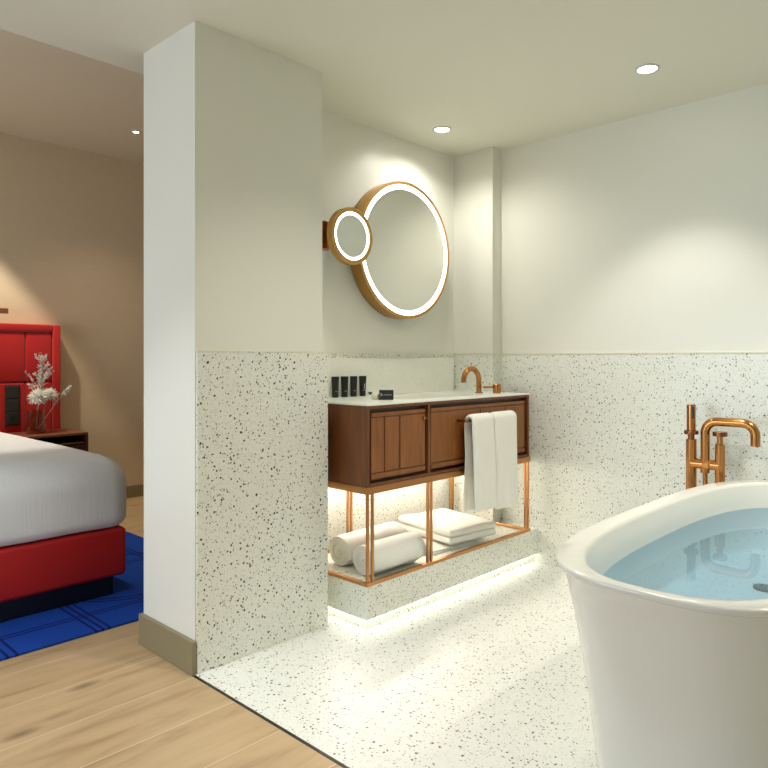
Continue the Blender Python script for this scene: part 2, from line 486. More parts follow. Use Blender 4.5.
# terrazzo wainscot, a little proud of the plaster
WH = 1.228
struct('wall_pillar_wainscot', box(B(), 1.383, 2.046, 2.291, MY + .05, 0, WH), M['terrazzo'])
struct('wall_tub_wainscot', box(B(), WX - .007, WX + .02, -1.2, MY, 0, WH), M['terrazzo'])
struct('wall_column_wainscot', box(B(), 3.438, WX, 2.353, MY, 0, WH), M['terrazzo'])
struct('wall_mirror_wainscot', box(B(), 2.0, 3.44, MY - .007, MY + .02, 0, WH), M['terrazzo'])
for i, c in enumerate(((WX - .010, WX + .01, -1.2, 2.35), (3.435, WX, 2.350, MY), (2.0, 3.44, MY - .010, MY))):
    struct('trim_%d' % (i + 2), box(B(), *c, WH, WH + .006), M['brass_trim'])
struct('trim_5', box(B(), 1.380, 2.048, 2.289, 2.32, WH, WH + .004), M['brass_trim'])
b = B(); box(b, 1.360, 1.3785, 2.2905, 2.716, 0, .128, .002, 1); box(b, 1.3785, 2.0, 2.705, 2.716, 0, .128, .002, 1)
struct('baseboard_pillar', b, M['skirting'])
struct('baseboard_headboard', box(B(), -2.4, 4.2, BY - .015, BY, 0, .103, .002, 1), M['skirting'])

# ------------------------------------------------------------------ downlights
def downlight(x, y, z, label, power, spread, blend, col, r=.040, aim=None):
    t = thing('ceiling_downlight', label, 'ceiling light', (x, y, z), 'recessed ceiling downlights')
    obj('trim_ring', lathe(B(), [(r, -.001), (r + .002, -.006), (r + .012, -.005), (r + .014, .0)], (x, y, z), 28, caps=(False, False)), M['window_frame'], t, True)
    obj('lens', lathe(B(), [(r, -.003), (r * .5, -.0036)], (x, y, z), 28), M['lens'], t, True)
    l = bpy.data.lights.new('downlight_beam', 'SPOT')
    l.energy = power; l.spot_size = R(spread); l.spot_blend = blend; l.color = col; l.shadow_soft_size = .028
    o = bpy.data.objects.new('downlight_beam', l); COL.objects.link(o)
    o.parent = t; o.location = (0, 0, -.03)
    if aim: o.rotation_euler = aim
    return t
downlight(2.981, 2.382, CE, 'bright round recessed ceiling downlight directly above the round mirror', SPOT_BATH * .62, 154, .85, WARM)
downlight(2.985, 1.225, CE, 'bright round recessed ceiling downlight above the bathtub', SPOT_BATH * .9, 92, .5, WARM)
downlight(2.421, 4.873, CB, 'tiny recessed bedroom ceiling downlight beside the pillar', SPOT_BED * .16, 100, .8, (1, .74, .52), .020)
downlight(1.42, 5.10, CB, 'bedroom ceiling downlight over the red headboard, lighting the wall behind the bed', SPOT_BED, 68, .3, (1, .90, .72), .03)
downlight(1.05, 1.6, CE, 'entrance ceiling downlight over the oak floor', SPOT_FILL * .8, 58, .7, WARM)
downlight(1.88, 1.25, CE, 'bathroom ceiling downlight over the near end of the bathtub', SPOT_BATH * 1.5, 130, .9, WARM)
downlight(2.985, .08, CE, 'bathroom ceiling downlight over the right side of the bathtub', SPOT_BATH * 1.6, 100, .7, WARM)  # out of view, added to lift the ambient light by the tub wall
downlight(.66, 2.32, CE, 'passage ceiling downlight between the pillar and the foot of the bed', 64, 72, .7, (.97, .98, 1.0))
downlight(-.9, -.6, CE, 'entrance ceiling downlight nearest the back wall', SPOT_FILL * .2, 90, .7, WARM)  # unseen, added as weak general fill

# ------------------------------------------------------------------ vanity plinth
PX0, PY0 = 2.100, 2.098
t = thing('vanity_plinth', 'floating terrazzo plinth with a glowing gap underneath, under the wooden vanity', 'plinth', (2.8, 2.37, 0))
obj('slab', box(B(), PX0, WX - .007, PY0, MY - .007, .052, .200, .0015, 1), M['terrazzo'], t)
obj('base', box(B(), PX0 + .030, WX - .007, PY0 + .030, MY - .007, 0, .052), M['terrazzo'], t)
b = B(); box(b, PX0 + .008, WX - .02, PY0 + .008, PY0 + .018, .048, .0522); box(b, PX0 + .008, PX0 + .018, PY0 + .018, MY - .02, .048, .0522)
obj('led_strip', b, M['led_plinth'], t)['label'] = 'glowing white light strip under the plinth'

# ------------------------------------------------------------------ vanity
VX0, VX1, VY0, VY1 = 2.104, 3.432, 2.098, MY - .009
Z0, Z1 = .634, .993
t = thing('vanity', 'walnut bathroom vanity with white top on thin copper legs over the terrazzo plinth', 'vanity', ((VX0 + VX1) / 2, 2.37, .2))
b = B()
box(b, VX0, VX0 + .016, VY0, VY1, Z0, Z1, .0015, 1); box(b, VX1 - .016, VX1, VY0, VY1, Z0, Z1, .0015, 1)
box(b, VX0 + .016, VX1 - .016, VY0, VY1, Z0, Z0 + .014, .001, 1)
box(b, VX0 + .016, VX1 - .016, VY0, VY0 + .02, Z1 - .014, Z1, .001, 1)
box(b, VX0 + .016, VX1 - .016, VY1 - .015, VY1, Z0 + .014, Z1)
box(b, 2.522, 2.538, VY0 + .002, VY1 - .02, Z0 + .014, Z1 - .014)
obj('carcass', b, M['walnut'], t)
obj('inner_panel', box(B(), VX0 + .018, VX1 - .018, VY0 + .032, VY0 + .040, Z0 + .015, Z1 - .002), M['walnut_dark'], t)  # dark board added so the gaps around the doors read as shade
def door(x0, x1, grooves, knob):
    b = B(); xs = [x0] + grooves + [x1]
    for i in range(len(xs) - 1):
        box(b, xs[i] + (.004 if i else 0), xs[i + 1] - (.004 if i < len(xs) - 2 else 0), VY0 + .010, VY0 + .026, Z0 + .058, Z1 - .056, .0015, 1)
    box(b, x0, x1, VY0 + .016, VY0 + .030, Z0 + .030, Z1 - .034)
    # frame of the door around its boards
    box(b, x0, x1, VY0 + .008, VY0 + .026, Z0 + .030, Z0 + .053, .0015, 1); box(b, x0, x1, VY0 + .008, VY0 + .026, Z1 - .051, Z1 - .034, .0015, 1)
    d = obj('door', b, M['walnut_door'], t)
    if knob:
        obj('knob', lathe(B(), [(.004, 0), (.004, .012), (.009, .014), (.010, .020), (.007, .024)], (knob[0], VY0 - .016, knob[1]), 20, 'Y'), M['copper'], d, True)
door(VX0 + .034, 2.508, [2.223, 2.327], (2.494, .917))
door(2.552, VX1 - .034, [2.964, 3.201], None)
# countertop with an oval basin let into it
b = B(); n = 64
x0, x1, y0, y1 = VX0 - .004, VX1 + .004, VY0 - .004, VY1
cx, cy, ax_, ay_ = 2.86, 2.36, .37, .165
def se(k, a, c, p=3.2):
    th = 2 * pi * k / n
    return (cx + a * math.copysign(abs(cos(th)) ** (2 / p), cos(th)), cy + c * math.copysign(abs(sin(th)) ** (2 / p), sin(th)))
def outer(k):
    th = 2 * pi * k / n; dx, dy = cos(th), sin(th)
    qx = (x1 - cx) / dx if dx > 1e-9 else ((x0 - cx) / dx if dx < -1e-9 else 1e9)
    qy = (y1 - cy) / dy if dy > 1e-9 else ((y0 - cy) / dy if dy < -1e-9 else 1e9)
    q = min(qx, qy); return (cx + q * dx, cy + q * dy)
o1 = [b.verts.new((*outer(k), 1.0)) for k in range(n)]
o0 = [b.verts.new((*outer(k), Z1)) for k in range(n)]
i1 = [b.verts.new((*se(k, ax_, ay_), 1.0)) for k in range(n)]
i0 = [b.verts.new((*se(k, ax_, ay_), Z1)) for k in range(n)]
bridge(b, o1, i1); bridge(b, o0, o1); bridge(b, i1, i0); bridge(b, i0, o0)
for cxx, cyy in ((x0, y0), (x1, y0), (x0, y1), (x1, y1)):    # square off the corners
    k = min(range(n), key=lambda q: (outer(q)[0] - cxx) ** 2 + (outer(q)[1] - cyy) ** 2)
    o1[k].co.x = o0[k].co.x = cxx; o1[k].co.y = o0[k].co.y = cyy
top = obj('countertop', b, M['terrazzo_fine'], t)
b = B(); prev = None
for f, z in ((1.0, Z1), (.985, .96), (.95, .925), (.86, .905), (.5, .898), (.08, .894)):
    rg = [b.verts.new((*se(k, ax_ * f, ay_ * f), z)) for k in range(n)]
    if prev: bridge(b, prev, rg)
    prev = rg
b.faces.new(prev)
obj('basin', b, M['white_ceramic'], top, True)
obj('backsplash', box(B(), VX0 - .02, 3.405, MY - .030, MY - .009, 1.0, 1.203, .002, 1), M['terrazzo_fine'], t)
# copper frame
b = B()
box(b, VX0 - .004, VX1 + .008, VY0 - .004, VY0 + .022, .604, .634, .001, 1); box(b, VX0 - .004, VX0 + .022, VY0 + .022, VY1, .604, .634, .001, 1)
box(b, VX1 - .018, VX1 + .008, VY0 + .022, VY1, .604, .634, .001, 1); box(b, VX0 + .022, VX1 - .018, VY1 - .03, VY1, .604, .634, .001, 1)
obj('top_frame', b, M['copper_frame'], t)
b = B()
box(b, VX0 - .004, VX1 + .012, VY0 - .002, VY0 + .018, .2, .216, .001, 1); box(b, VX0 - .004, VX0 + .014, VY0 + .018, VY1 - .02, .2, .216, .001, 1)
box(b, VX1 - .008, VX1 + .012, VY0 + .018, VY1 - .02, .2, .216, .001, 1); box(b, VX0 + .014, VX1 - .008, VY1 - .04, VY1 - .02, .2, .216, .001, 1)
obj('shelf_frame', b, M['copper_frame'], t)
for lx, gap in ((2.108, .030), (2.520, .026), (3.396, .030)):
    for ly in (VY0 + .003, VY1 - .048):
        b = B()
        if ly > 2.3: lx2 = {2.108: 2.108, 2.520: 2.460, 3.396: 3.335}[lx]; g2 = .024
        else: lx2 = lx; g2 = gap
        box(b, lx2, lx2 + .011, ly, ly + .011, .214, .606); box(b, lx2 + g2, lx2 + g2 + .011, ly, ly + .011, .214, .606)
        obj('leg', b, M['copper_frame'], t)
RY, RZ = 2.046, .886
b = B()
tube(b, arc_pts([(2.762, VY0 + .012, RZ), (2.762, RY, RZ), (3.205, RY, RZ), (3.205, VY0 + .012, RZ)], .015), .007, 12)
obj('towel_rail', b, M['copper_dark'], t, True)
b = B(); box(b, VX0 + .06, VX1 - .06, VY1 - .10, VY1 - .08, .620, .6335)
obj('led_strip', b, M['led_cabinet'], t)['label'] = 'glowing light strip under the cabinet'

# basin tap
t = thing('basin_faucet', 'copper swan-neck basin faucet with a separate lever handle on the white vanity top', 'faucet', (3.26, 2.33, 1.0))
b = B()
pts = [(3.26, 2.33, 1.0), (3.26, 2.33, 1.02)]
rr = .070
for k in range(15):
    a = pi * k / 14
    pts.append((3.26 - rr + rr * cos(a), 2.33 + .006 * k / 14, 1.073 + rr * sin(a)))
pts.append((3.26 - 2 * rr, 2.336, 1.064))
tube(b, pts, .0155, 18)
obj('spout', b, M['copper'], t, True)
obj('spout_base', cyl(B(), (3.26, 2.33, 1.0), (3.26, 2.33, 1.006), .024, 24, .001), M['copper'], t, True)
h = obj('handle', cyl(B(), (3.305, 2.235, 1.0), (3.305, 2.235, 1.054), .023, 28, .002), M['copper'], t, True)
obj('lever', tube(B(), [(3.29, 2.245, 1.036), (3.225, 2.275, 1.036)], .006, 12), M['copper'], h, True)

# ------------------------------------------------------------------ toiletries
tube_words = ['nearest the pillar', 'second from the pillar', 'third from the pillar', 'farthest from the pillar']
for i, u in enumerate((2.371, 2.437, 2.503, 2.570)):
    y = 2.598
    tb = thing('toiletry_tube', 'slim black toiletry tube standing on the vanity top, ' + tube_words[i], 'toiletry tube', (u, y, 1.0), 'black toiletry tubes')
    rz = R(-44)
    Mx = Matrix.Translation((u, y, 0)) @ Matrix.Rotation(rz, 4, 'Z') @ Matrix.Translation((-u, -y, 0))
    b = B(); prev = first = None; n = 24
    for f, z in ((0, .018), (.3, .045), (.7, .085), (.93, .103), (1, .108)):
        rx = .0165 + .0035 * f; ry = .0165 * (1 - f) + .0022 * f
        rg = [b.verts.new((u + rx * cos(2 * pi * k / n), y + ry * sin(2 * pi * k / n), 1.0 + z)) for k in range(n)]
        if prev: bridge(b, prev, rg)
        else: first = rg
        prev = rg
    b.faces.new(first[::-1]); b.faces.new(prev)
    b.transform(Mx)
    obj('tube_body', b, M['black'], tb, True)
    obj('cap', cyl(B(), (u, y, 1.0), (u, y, 1.018), .0168, 24, .001), M['black'], tb, True)
    b = B()
    box(b, u + .000, u + .011, y - .0172, y - .0160, 1.0305, 1.0325)
    if i == 3: box(b, u + .008, u + .011, y - .0150, y - .0125, 1.040, 1.066)
    b.transform(Mx)
    obj('printed_mark', b, M['print'], tb)['label'] = 'pale printed mark'
sb = thing('soap_box', 'small black soap carton with a pale emblem lying on the vanity top', 'soap box', (2.425, 2.265, 1.0))
c, s = 2.413, 2.275
rot = R(-46.5)
def rotm(bm): bm.transform(Matrix.Translation((c, s, 0)) @ Matrix.Rotation(rot, 4, 'Z') @ Matrix.Translation((-c, -s, 0))); return bm
obj('carton', rotm(box(B(), c - .035, c + .035, s - .014, s + .014, 1.0, 1.048, .0015, 1)), M['black'], sb)
b = B()
def stroke(p, q, w=.0022):
    p = Vector(p); q = Vector(q); d = (q - p).normalized(); nn = Vector((-d.y, d.x)) * w / 2
    f = s - .0145; g = s - .0138
    v = [b.verts.new((c + k.x, yy, 1.0 + k.y)) for yy in (f, g) for k in (p + nn, q + nn, q - nn, p - nn)]
    b.faces.new(v[:4]); b.faces.new(v[4:][::-1])
    for k in range(4): b.faces.new((v[k], v[(k + 1) % 4], v[4 + (k + 1) % 4], v[4 + k]))
stroke((-.028, .034), (-.019, .020)); stroke((-.0235, .027), (-.028, .019)); stroke((-.013, .0245), (.026, .0245), .0014)
obj('printed_emblem', rotm(b), M['print'], sb)['label'] = 'pale printed emblem and thin line'
sp = thing('soap_pouch', 'small cream pouch with a dark tip beside the black soap carton', 'soap pouch', (2.40, 2.32, 1.0))
b = B(); lathe(b, [(.006, 0), (.019, .001), (.023, .010), (.020, .024), (.012, .031)], (2.392, 2.328, 1.0), 20)
obj('pouch_body', b, M['cream'], sp, True)
b = B(); lathe(b, [(.003, 0), (.012, .010), (.009, .013)], (2.374, 2.348, 1.024), 12)
obj('dark_tip', b, M['black'], sp, True)

# ------------------------------------------------------------------ towels on the rail
def drape(name, x0, x1, label, zf, zb, seed, flare=0.0):
    rad = .019; th = .015
    yf, yb = RY - rad, RY + rad
    path = []
    nz_ = 16
    for k in range(nz_ + 1): path.append((yb + .004 * sin(k * .5), zb + (RZ - zb) * k / nz_))
    for k in range(1, 8):
        a = pi * k / 8; path.append((RY + rad * cos(a), RZ + rad * sin(a)))
    for k in range(nz_ + 1): path.append((yf - .010 * (k / nz_), RZ + (zf - RZ) * k / nz_))
    b = B(); nx = 14; grid = []
    for side in (1, 0):
        g = []
        for i in range(nx + 1):
            f = i / nx; row = []
            for j, (y, z) in enumerate(path):
                jn = max(j - 1, 0); jm = min(j + 1, len(path) - 1)
                ty, tz = path[jm][0] - path[jn][0], path[jm][1] - path[jn][1]
                L = math.hypot(ty, tz); ny, nzz = tz / L, -ty / L
                e = min(f, 1 - f) * 2
                tt = th * (.35 + .65 * min(1, e * 5) ** .5) * (1 if side else .1)
                low = max(0, (RZ - z)) / .5
                wob = .006 * low * sin(f * 7 + seed) + .004 * low * sin(f * 17 + seed * 3)
                narrow = 1 - .05 * low * (1 if seed < 3 else .4)
                x = (x0 + x1) / 2 + (f - .5) * (x1 - x0) * narrow
                out = -1 if j > len(path) / 2 else 1
                row.append(b.verts.new((x, y + ny * tt + out * (.004 * low + wob), z + nzz * tt)))
            g.append(row)
        grid.append(g)
    A, C = grid
    np_ = len(path)
    for i in range(nx):
        for j in range(np_ - 1):
            b.faces.new((A[i][j], A[i + 1][j], A[i + 1][j + 1], A[i][j + 1]))
            b.faces.new((C[i][j], C[i][j + 1], C[i + 1][j + 1], C[i + 1][j]))
    for i in range(nx):
        for j in (0, np_ - 1): b.faces.new((A[i][j], A[i + 1][j], C[i + 1][j], C[i][j]))
    for j in range(np_ - 1):
        for i in (0, nx): b.faces.new((A[i][j], A[i][j + 1], C[i][j + 1], C[i][j]))
    o = obj(name, b, M['towel'], None, True, 60)
    tag(o, label, 'towel', 'hand towels over the vanity rail')
    return o
drape('hand_towel', 2.775, 2.962, 'white towel hung on the vanity rail, the one nearer the cabinet door with the knob', .432, .425, 1)
drape('hand_towel', 2.968, 3.180, 'white towel hung on the vanity rail, the one nearer the tub wall', .415, .43, 4)

def rolled(label, x0, x1, y, r, ang):
    z0 = .216
    b = B(); turns = 4.2; n = 130
    r0 = .010; pitch = (r - r0) / turns; th = pitch * .86
    prof = []
    for k in range(n + 1):
        a = 2 * pi * turns * k / n + 2.2
        rc = r0 + (r - r0) * k / n
        prof.append((a, rc))
    nx = 10; L = x1 - x0; rows = []
    for i in range(nx + 1):
        f = i / nx; e = min(f, 1 - f) * L
        rnd = min(1, e / .018)
        outs, ins = [], []
        for k, (a, rc) in enumerate(prof):
            ru = rc * (1 - (.05 * (1 - rnd)))
            wob = 1 + .05 * mnoise.noise(Vector((f * 4, cos(a) * 1.3, sin(a) * 1.3 + y * 9)))
            bow = (.010 * mnoise.noise(Vector((k * .05, f * 2, y)))) if i in (0, nx) else 0
            for lst, q in ((outs, ru), (ins, max(.001, ru - th))):
                yy = cos(a) * q * wob * 1.04; zz = sin(a) * q * wob * .96
                lst.append(b.verts.new((x0 + L * f + bow, y + yy, z0 + r * .955 + zz)))
        rows.append((outs, ins))
    for i in range(nx):
        (o0, n0), (o1, n1) = rows[i], rows[i + 1]
        for k in range(n):
            b.faces.new((o0[k], o0[k + 1], o1[k + 1], o1[k])); b.faces.new((n0[k], n1[k], n1[k + 1], n0[k + 1]))
        for k in (0, n): b.faces.new((o0[k], o1[k], n1[k], n0[k]))
    for i in (0, nx):
        o0, n0 = rows[i]
        for k in range(n): b.faces.new((o0[k], n0[k], n0[k + 1], o0[k + 1]))
    b.transform(Matrix.Translation(((x0 + x1) / 2, y, 0)) @ Matrix.Rotation(ang, 4, 'Z') @ Matrix.Translation((-(x0 + x1) / 2, -y, 0)))
    mz = min(v.co.z for v in b.verts)
    for v in b.verts: v.co.z += .2008 - mz
    o = obj('rolled_towel', b, M['towel'], None, True, 50)
    tag(o, label, 'towel', 'rolled towels on the vanity shelf')
rolled('white rolled towel on the vanity shelf at the front, behind the front copper leg', 2.195, 2.535, 2.213, .086, R(-1))
rolled('white rolled towel at the back of the vanity shelf, behind the front roll', 2.22, 2.62, 2.408, .086, R(1))

def folded(label, cx, cy, w, d, z0, z1, ang, seed, layers):
    b = B(); h = (z1 - z0) / layers
    for l in range(layers):
        sub = B(); ox = .006 * (mnoise.noise(Vector((l * 3.1, seed, 0))))
        box(sub, cx - w / 2 + ox, cx + w / 2 + ox, cy - d / 2, cy + d / 2, z0 + h * l + .0005, z0 + h * (l + 1), 0)
        bmesh.ops.subdivide_edges(sub, edges=[e for e in sub.edges if abs(e.verts[0].co.z - e.verts[1].co.z) < .001], cuts=11, use_grid_fill=True)
        bmesh.ops.bevel(sub, geom=[e for e in sub.edges if len(e.link_faces) == 2 and e.calc_face_angle(0) > 1], offset=h * .42, segments=4, profile=.5, affect='EDGES')
        for v in sub.verts:
            p = v.co
            fx = (p.x - cx) / (w / 2); fy = (p.y - cy) / (d / 2)
            puff = (1 - fx ** 4) * (1 - fy ** 4)
            p.z += .008 * puff * (l + 1) / layers * (1 if p.z > z0 + h * (l + .5) else .6 * (l > 0)) + (.006 * mnoise.noise(Vector((p.x * 9, p.y * 9, seed))) if p.z > z0 + h * .6 else 0)
            p.x += .006 * mnoise.noise(Vector((p.y * 8, p.z * 30, seed + 4)))
            p.y += .006 * mnoise.noise(Vector((p.x * 8, p.z * 30, seed + 9)))
        me = bpy.data.meshes.new('tmp'); sub.to_mesh(me); sub.free(); b.from_mesh(me); bpy.data.meshes.remove(me)
    b.transform(Matrix.Translation((cx, cy, 0)) @ Matrix.Rotation(ang, 4, 'Z') @ Matrix.Translation((-cx, -cy, 0)))
    mz = min(v.co.z for v in b.verts)
    for v in b.verts: v.co.z += z0 - mz + .0005
    o = obj('folded_towel', b, M['towel'], None, True, 60)
    tag(o, label, 'towel', 'folded towels on the vanity shelf')
folded('white folded towel lying on the vanity shelf, underneath another folded towel', 2.850, 2.368, .36, .38, .2, .220, R(-8), 2.0, 2)
folded('white folded towel lying on top of the other folded towel on the vanity shelf', 2.975, 2.345, .36, .43, .236, .312, R(-8), 6.0, 2)

# ------------------------------------------------------------------ mirrors
def round_mirror(t, c, R_, depth, rim, ledw, ledgap):
    x, y, z = c       # y is the front face
    obj('ring_frame', lathe(B(), [(R_ - rim, 0), (R_ - .001, 0), (R_, .001), (R_, depth), (R_ - rim, depth), (R_ - rim, 0)], (x, y, z), 96, 'Y', (False, False)), M['gold'], t, True)
    r1 = R_ - rim
    obj('led_ring', lathe(B(), [(r1 - ledw, .004), (r1, .004), (r1, .008), (r1 - ledw, .008), (r1 - ledw, .004)], (x, y, z), 96, 'Y', (False, False)), M['led_ring'], t, True)['label'] = 'glowing white light ring'
    obj('mirror_glass', lathe(B(), [(r1 - ledw, .0045), (r1 - ledw, .008)], (x, y, z), 96, 'Y'), M['mirror'], t, True)
    obj('back_panel', lathe(B(), [(r1, .012), (r1, depth)], (x, y, z), 64, 'Y'), M['gold'], t, True)
t = thing('round_mirror', 'large round wall mirror with a gold frame and glowing light ring', 'mirror', (2.905, MY, 1.82))
round_mirror(t, (2.905, 2.575, 1.82), .390, MY - 2.575, .018, .027, 0)
t = thing('magnifying_mirror', 'small round gold-framed lit mirror on a wall arm in front of the large mirror', 'mirror', (2.31, MY, 1.82))
round_mirror(t, (2.358, 2.455, 1.815), .143, .034, .022, .015, 0)
b = B(); cyl(b, (2.298, MY - .0375, 1.755), (2.298, MY - .0375, 1.90), .036, 28, .004)
obj('wall_bracket', b, M['copper_dark'], t, True)
b = B(); tube(b, arc_pts([(2.298, MY - .0375, 1.86), (2.315, MY - .06, 1.86), (2.358, 2.475, 1.82)], .02), .009, 12)
obj('arm', b, M['copper_dark'], t, True)

# ------------------------------------------------------------------ bathtub
TX, TY, TL, TW = 2.47, .652, .916, .385
TZ = .66
n = 128
def sup(a, c, z, p=2.9, dx=0):
    out = []
    for k in range(n):
        th = 2 * pi * k / n; ct, st = cos(th), sin(th)
        r = (abs(ct / a) ** p + abs(st / c) ** p) ** (-1 / p)
        out.append(Vector((TX + dx + r * ct, TY + r * st, z)))
    return out
b = B()
P_ = 3.32
prof = [(TL - .140, TW - .100, 0.0, P_), (TL - .132, TW - .092, .004, P_), (TL - .120, TW - .083, .12, P_), (TL - .098, TW - .067, .28, P_), (TL - .068, TW - .047, .44, P_), (TL - .036, TW - .026, .58, P_), (TL - .022, TW - .015, .638, P_), (TL - .018, TW - .013, .641, P_),
        (TL - .004, TW - .003, .6425, P_), (TL, TW, .646, P_), (TL, TW, .656, P_), (TL - .004, TW - .003, TZ, P_), (TL - .030, TW - .052, TZ, 2.8), (TL - .036, TW - .058, TZ - .003, 2.8), (TL - .042, TW - .064, TZ - .012, 2.8),
        (TL - .070, TW - .078, .58, 2.8), (TL - .135, TW - .100, .47, 2.9), (TL - .19, TW - .115, .415, 3.0), (TL - .205, TW - .122, .403, 3.0), (TL - .23, TW - .135, .400, 3.0), (.3, .12, .398, 2.6), (.05, .03, .397, 2)]
prev = first = None
for a, c, z, p in prof:
    rg = [b.verts.new(v) for v in sup(a, c, z, p)]
    if prev: bridge(b, prev, rg)
    else: first = rg
    prev = rg
b.faces.new(first[::-1]); b.faces.new(prev)
t = thing('bathtub', 'large white freestanding oval bathtub filled with clear bluish water', 'bathtub', (TX, TY, 0))
obj('tub_shell', b, M['tub'], t, True, 50)
b = B(); lathe(b, [(.034, 0), (.036, .002), (.034, .006), (.012, .010), (.011, .010)], (2.63, .667, .3995), 28)
obj('drain_plug', b, M['chrome'], t, True)
b = B(); b.faces.new([b.verts.new(v) for v in sup(TL - .0810, TW - .0815, .560, 2.82)])
w = obj('bath_water', b, M['water'], None)
if w.data.polygons[0].normal.z < 0: w.data.flip_normals()
tag(w, 'clear bluish water filling the white bathtub', 'water')

# floor-standing tub filler behind the far corner of the tub
FX = 3.385
t = thing('bath_filler', 'copper floor-standing bath filler with hand shower behind the far corner of the tub', 'faucet', (FX, 1.11, 0))
ya, yc, yb = 1.176, 1.112, 1.046
obj('column', cyl(B(), (FX, ya, .0), (FX, ya, .815), .0240, 24, .001), M['copper'], t, True)
obj('column', cyl(B(), (FX, yb, .60), (FX, yb, .800), .0215, 24, .002), M['copper'], t, True)
b = B(); cyl(b, (FX, ya, .700), (FX, yb, .700), .024, 20); cyl(b, (FX - .03, (ya + yb) / 2 - .01, .697), (FX, (ya + yb) / 2 - .01, .697), .017, 20, .003)
obj('crossbar', b, M['copper'], t, True)
b = B(); cyl(b, (FX, ya, .815), (FX, ya, .838), .015, 20); cyl(b, (FX, ya, .838), (FX, ya, .856), .033, 28, .002)
obj('handset_holder', b, M['copper_dark'], t, True)
hs = obj('hand_shower', cyl(B(), (FX, ya, .856), (FX, ya, .980), .0205, 24, .002), M['copper'], t, True)
b = B(); box(b, FX - .021, FX - .008, ya - .019, ya - .007, .915, .972, .002, 1)
obj('spray_face', b, M['rubber'], hs)['label'] = 'dark rubber spray face'
hd = obj('handle', cyl(B(), (FX, yb, .838), (FX, yb, .858), .032, 28, .002), M['copper_dark'], t, True)
obj('handle_neck', cyl(B(), (FX, yb, .800), (FX, yb, .838), .013, 20), M['copper'], hd, True)
b = B()
tube(b, arc_pts([(FX + .0, yc, .66), (FX, yc, .905), (FX, .896, .905), (FX, .896, .803)], .055, 10), .0205, 18)
obj('spout', b, M['copper'], t, True)
obj('supply_pipe', cyl(B(), (FX, yc, 0), (FX, yc, .67), .011, 16), M['copper'], t, True)
obj('hose', tube(B(), arc_pts([(FX - .02, ya, .64), (FX - .034, ya - .012, .56), (FX - .04, ya - .02, .4), (FX - .03, ya - .02, .1)], .06), .008, 10), M['copper'], t, True)
obj('floor_plate', cyl(B(), (FX, 1.112, 0), (FX, 1.112, .012), .09, 32, .002), M['copper'], t, True)

# ------------------------------------------------------------------ bedroom
o = obj('rug', box(B(), -1.2, 2.172, 2.955, 4.85, 0.0, .012, .003, 1), M['rug'])
tag(o, 'deep blue rug with dark line pattern under the red bed', 'rug')
BX0, BX1, BF = -.22, 1.595, 3.305
t = thing('bed', 'double bed with a red upholstered base and white duvet on the blue rug', 'bed', ((BX0 + BX1) / 2, 4.4, .012))
obj('bed_base', box(B(), BX0, BX1, BF, 5.49, .112, .352, .022, 4), M['red_base'], t, True)
obj('recessed_plinth', box(B(), BX0 + .08, BX1 - .05, BF + .05, 5.45, .012, .115), M['black'], t)  # black plinth set forward to stand in for shade under the bed
b = B(); nx, ny = 70, 80
def bedpt(u, v):
    # rounded-box duvet: u,v in -1..1 run over top and down the sides
    hw = (BX1 - BX0) / 2 + .030; cx = (BX0 + BX1) / 2; L = 5.47 - BF + .02; cy = BF - .012 + L / 2
    return hw, cx, L, cy
hw, cxb, L, cyb = bedpt(0, 0)
box(b, cxb - hw, cxb + hw, cyb - L / 2, cyb + L / 2, .356, .712)
bmesh.ops.bevel(b, geom=[e for e in b.edges if abs(e.verts[0].co.z - e.verts[1].co.z) > .1], offset=.11, segments=10, profile=.5, affect='EDGES')
bmesh.ops.bevel(b, geom=[e for e in b.edges if len(e.link_faces) == 2 and e.calc_face_angle(0) > 1 and min(v.co.z for v in e.verts) > .6], offset=.15, segments=10, profile=.5, affect='EDGES')
bmesh.ops.bevel(b, geom=[e for e in b.edges if len(e.link_faces) == 2 and e.calc_face_angle(0) > 1 and max(v.co.z for v in e.verts) < .4], offset=.05, segments=5, profile=.5, affect='EDGES')
for q in range(2):
    bmesh.ops.subdivide_edges(b, edges=[e for e in b.edges if e.calc_length() > .09], cuts=2, use_grid_fill=True)
bmesh.ops.triangulate(b, faces=[f for f in b.faces if len(f.verts) > 4])
for v in b.verts:
    p = v.co
    fx = (p.x - cxb) / hw; fy = (p.y - cyb) / (L / 2)
    if p.z > .6: p.z += .035 * (1 - fx * fx) * (1 - min(1, abs(fy)) ** 4)
    k = mnoise.noise(Vector((p.x * 3, p.y * 3, p.z * 5)))
    p.x += .008 * k; p.y += .008 * mnoise.noise(Vector((p.x * 3, 7 + p.z * 4, 0))); p.z += .006 * mnoise.noise(Vector((p.x * 4, p.y * 4, 3)))
obj('duvet', b, M['duvet'], t, True, 60)
def pillow(x, y, z, w, d, h, tilt, label):
    b = B(); bmesh.ops.create_grid(b, x_segments=24, y_segments=24, size=1)
    top = list(b.verts); g = bmesh.ops.duplicate(b, geom=b.verts[:] + b.edges[:] + b.faces[:])
    low = [q for q in g['geom'] if isinstance(q, bmesh.types.BMVert)]
    for lst, s_ in ((top, 1), (low, -1)):
        for v in lst:
            u, q = v.co.x, v.co.y
            k = ((1 - u ** 4) * (1 - q ** 4)); k = max(k, 0) ** .5
            v.co = Vector((u * w / 2 * (1 - .06 * (1 - q * q) * abs(u)), q * d / 2 * (1 - .06 * (1 - u * u)), s_ * h / 2 * k))
    bmesh.ops.remove_doubles(b, verts=b.verts, dist=.0008)
    b.transform(Matrix.Translation((x, y, z)) @ Matrix.Rotation(tilt, 4, 'X'))
    o = obj('pillow', b, M['pillow'], None, True, 80); tag(o, label, 'pillow', 'pillows against the red headboard'); return o
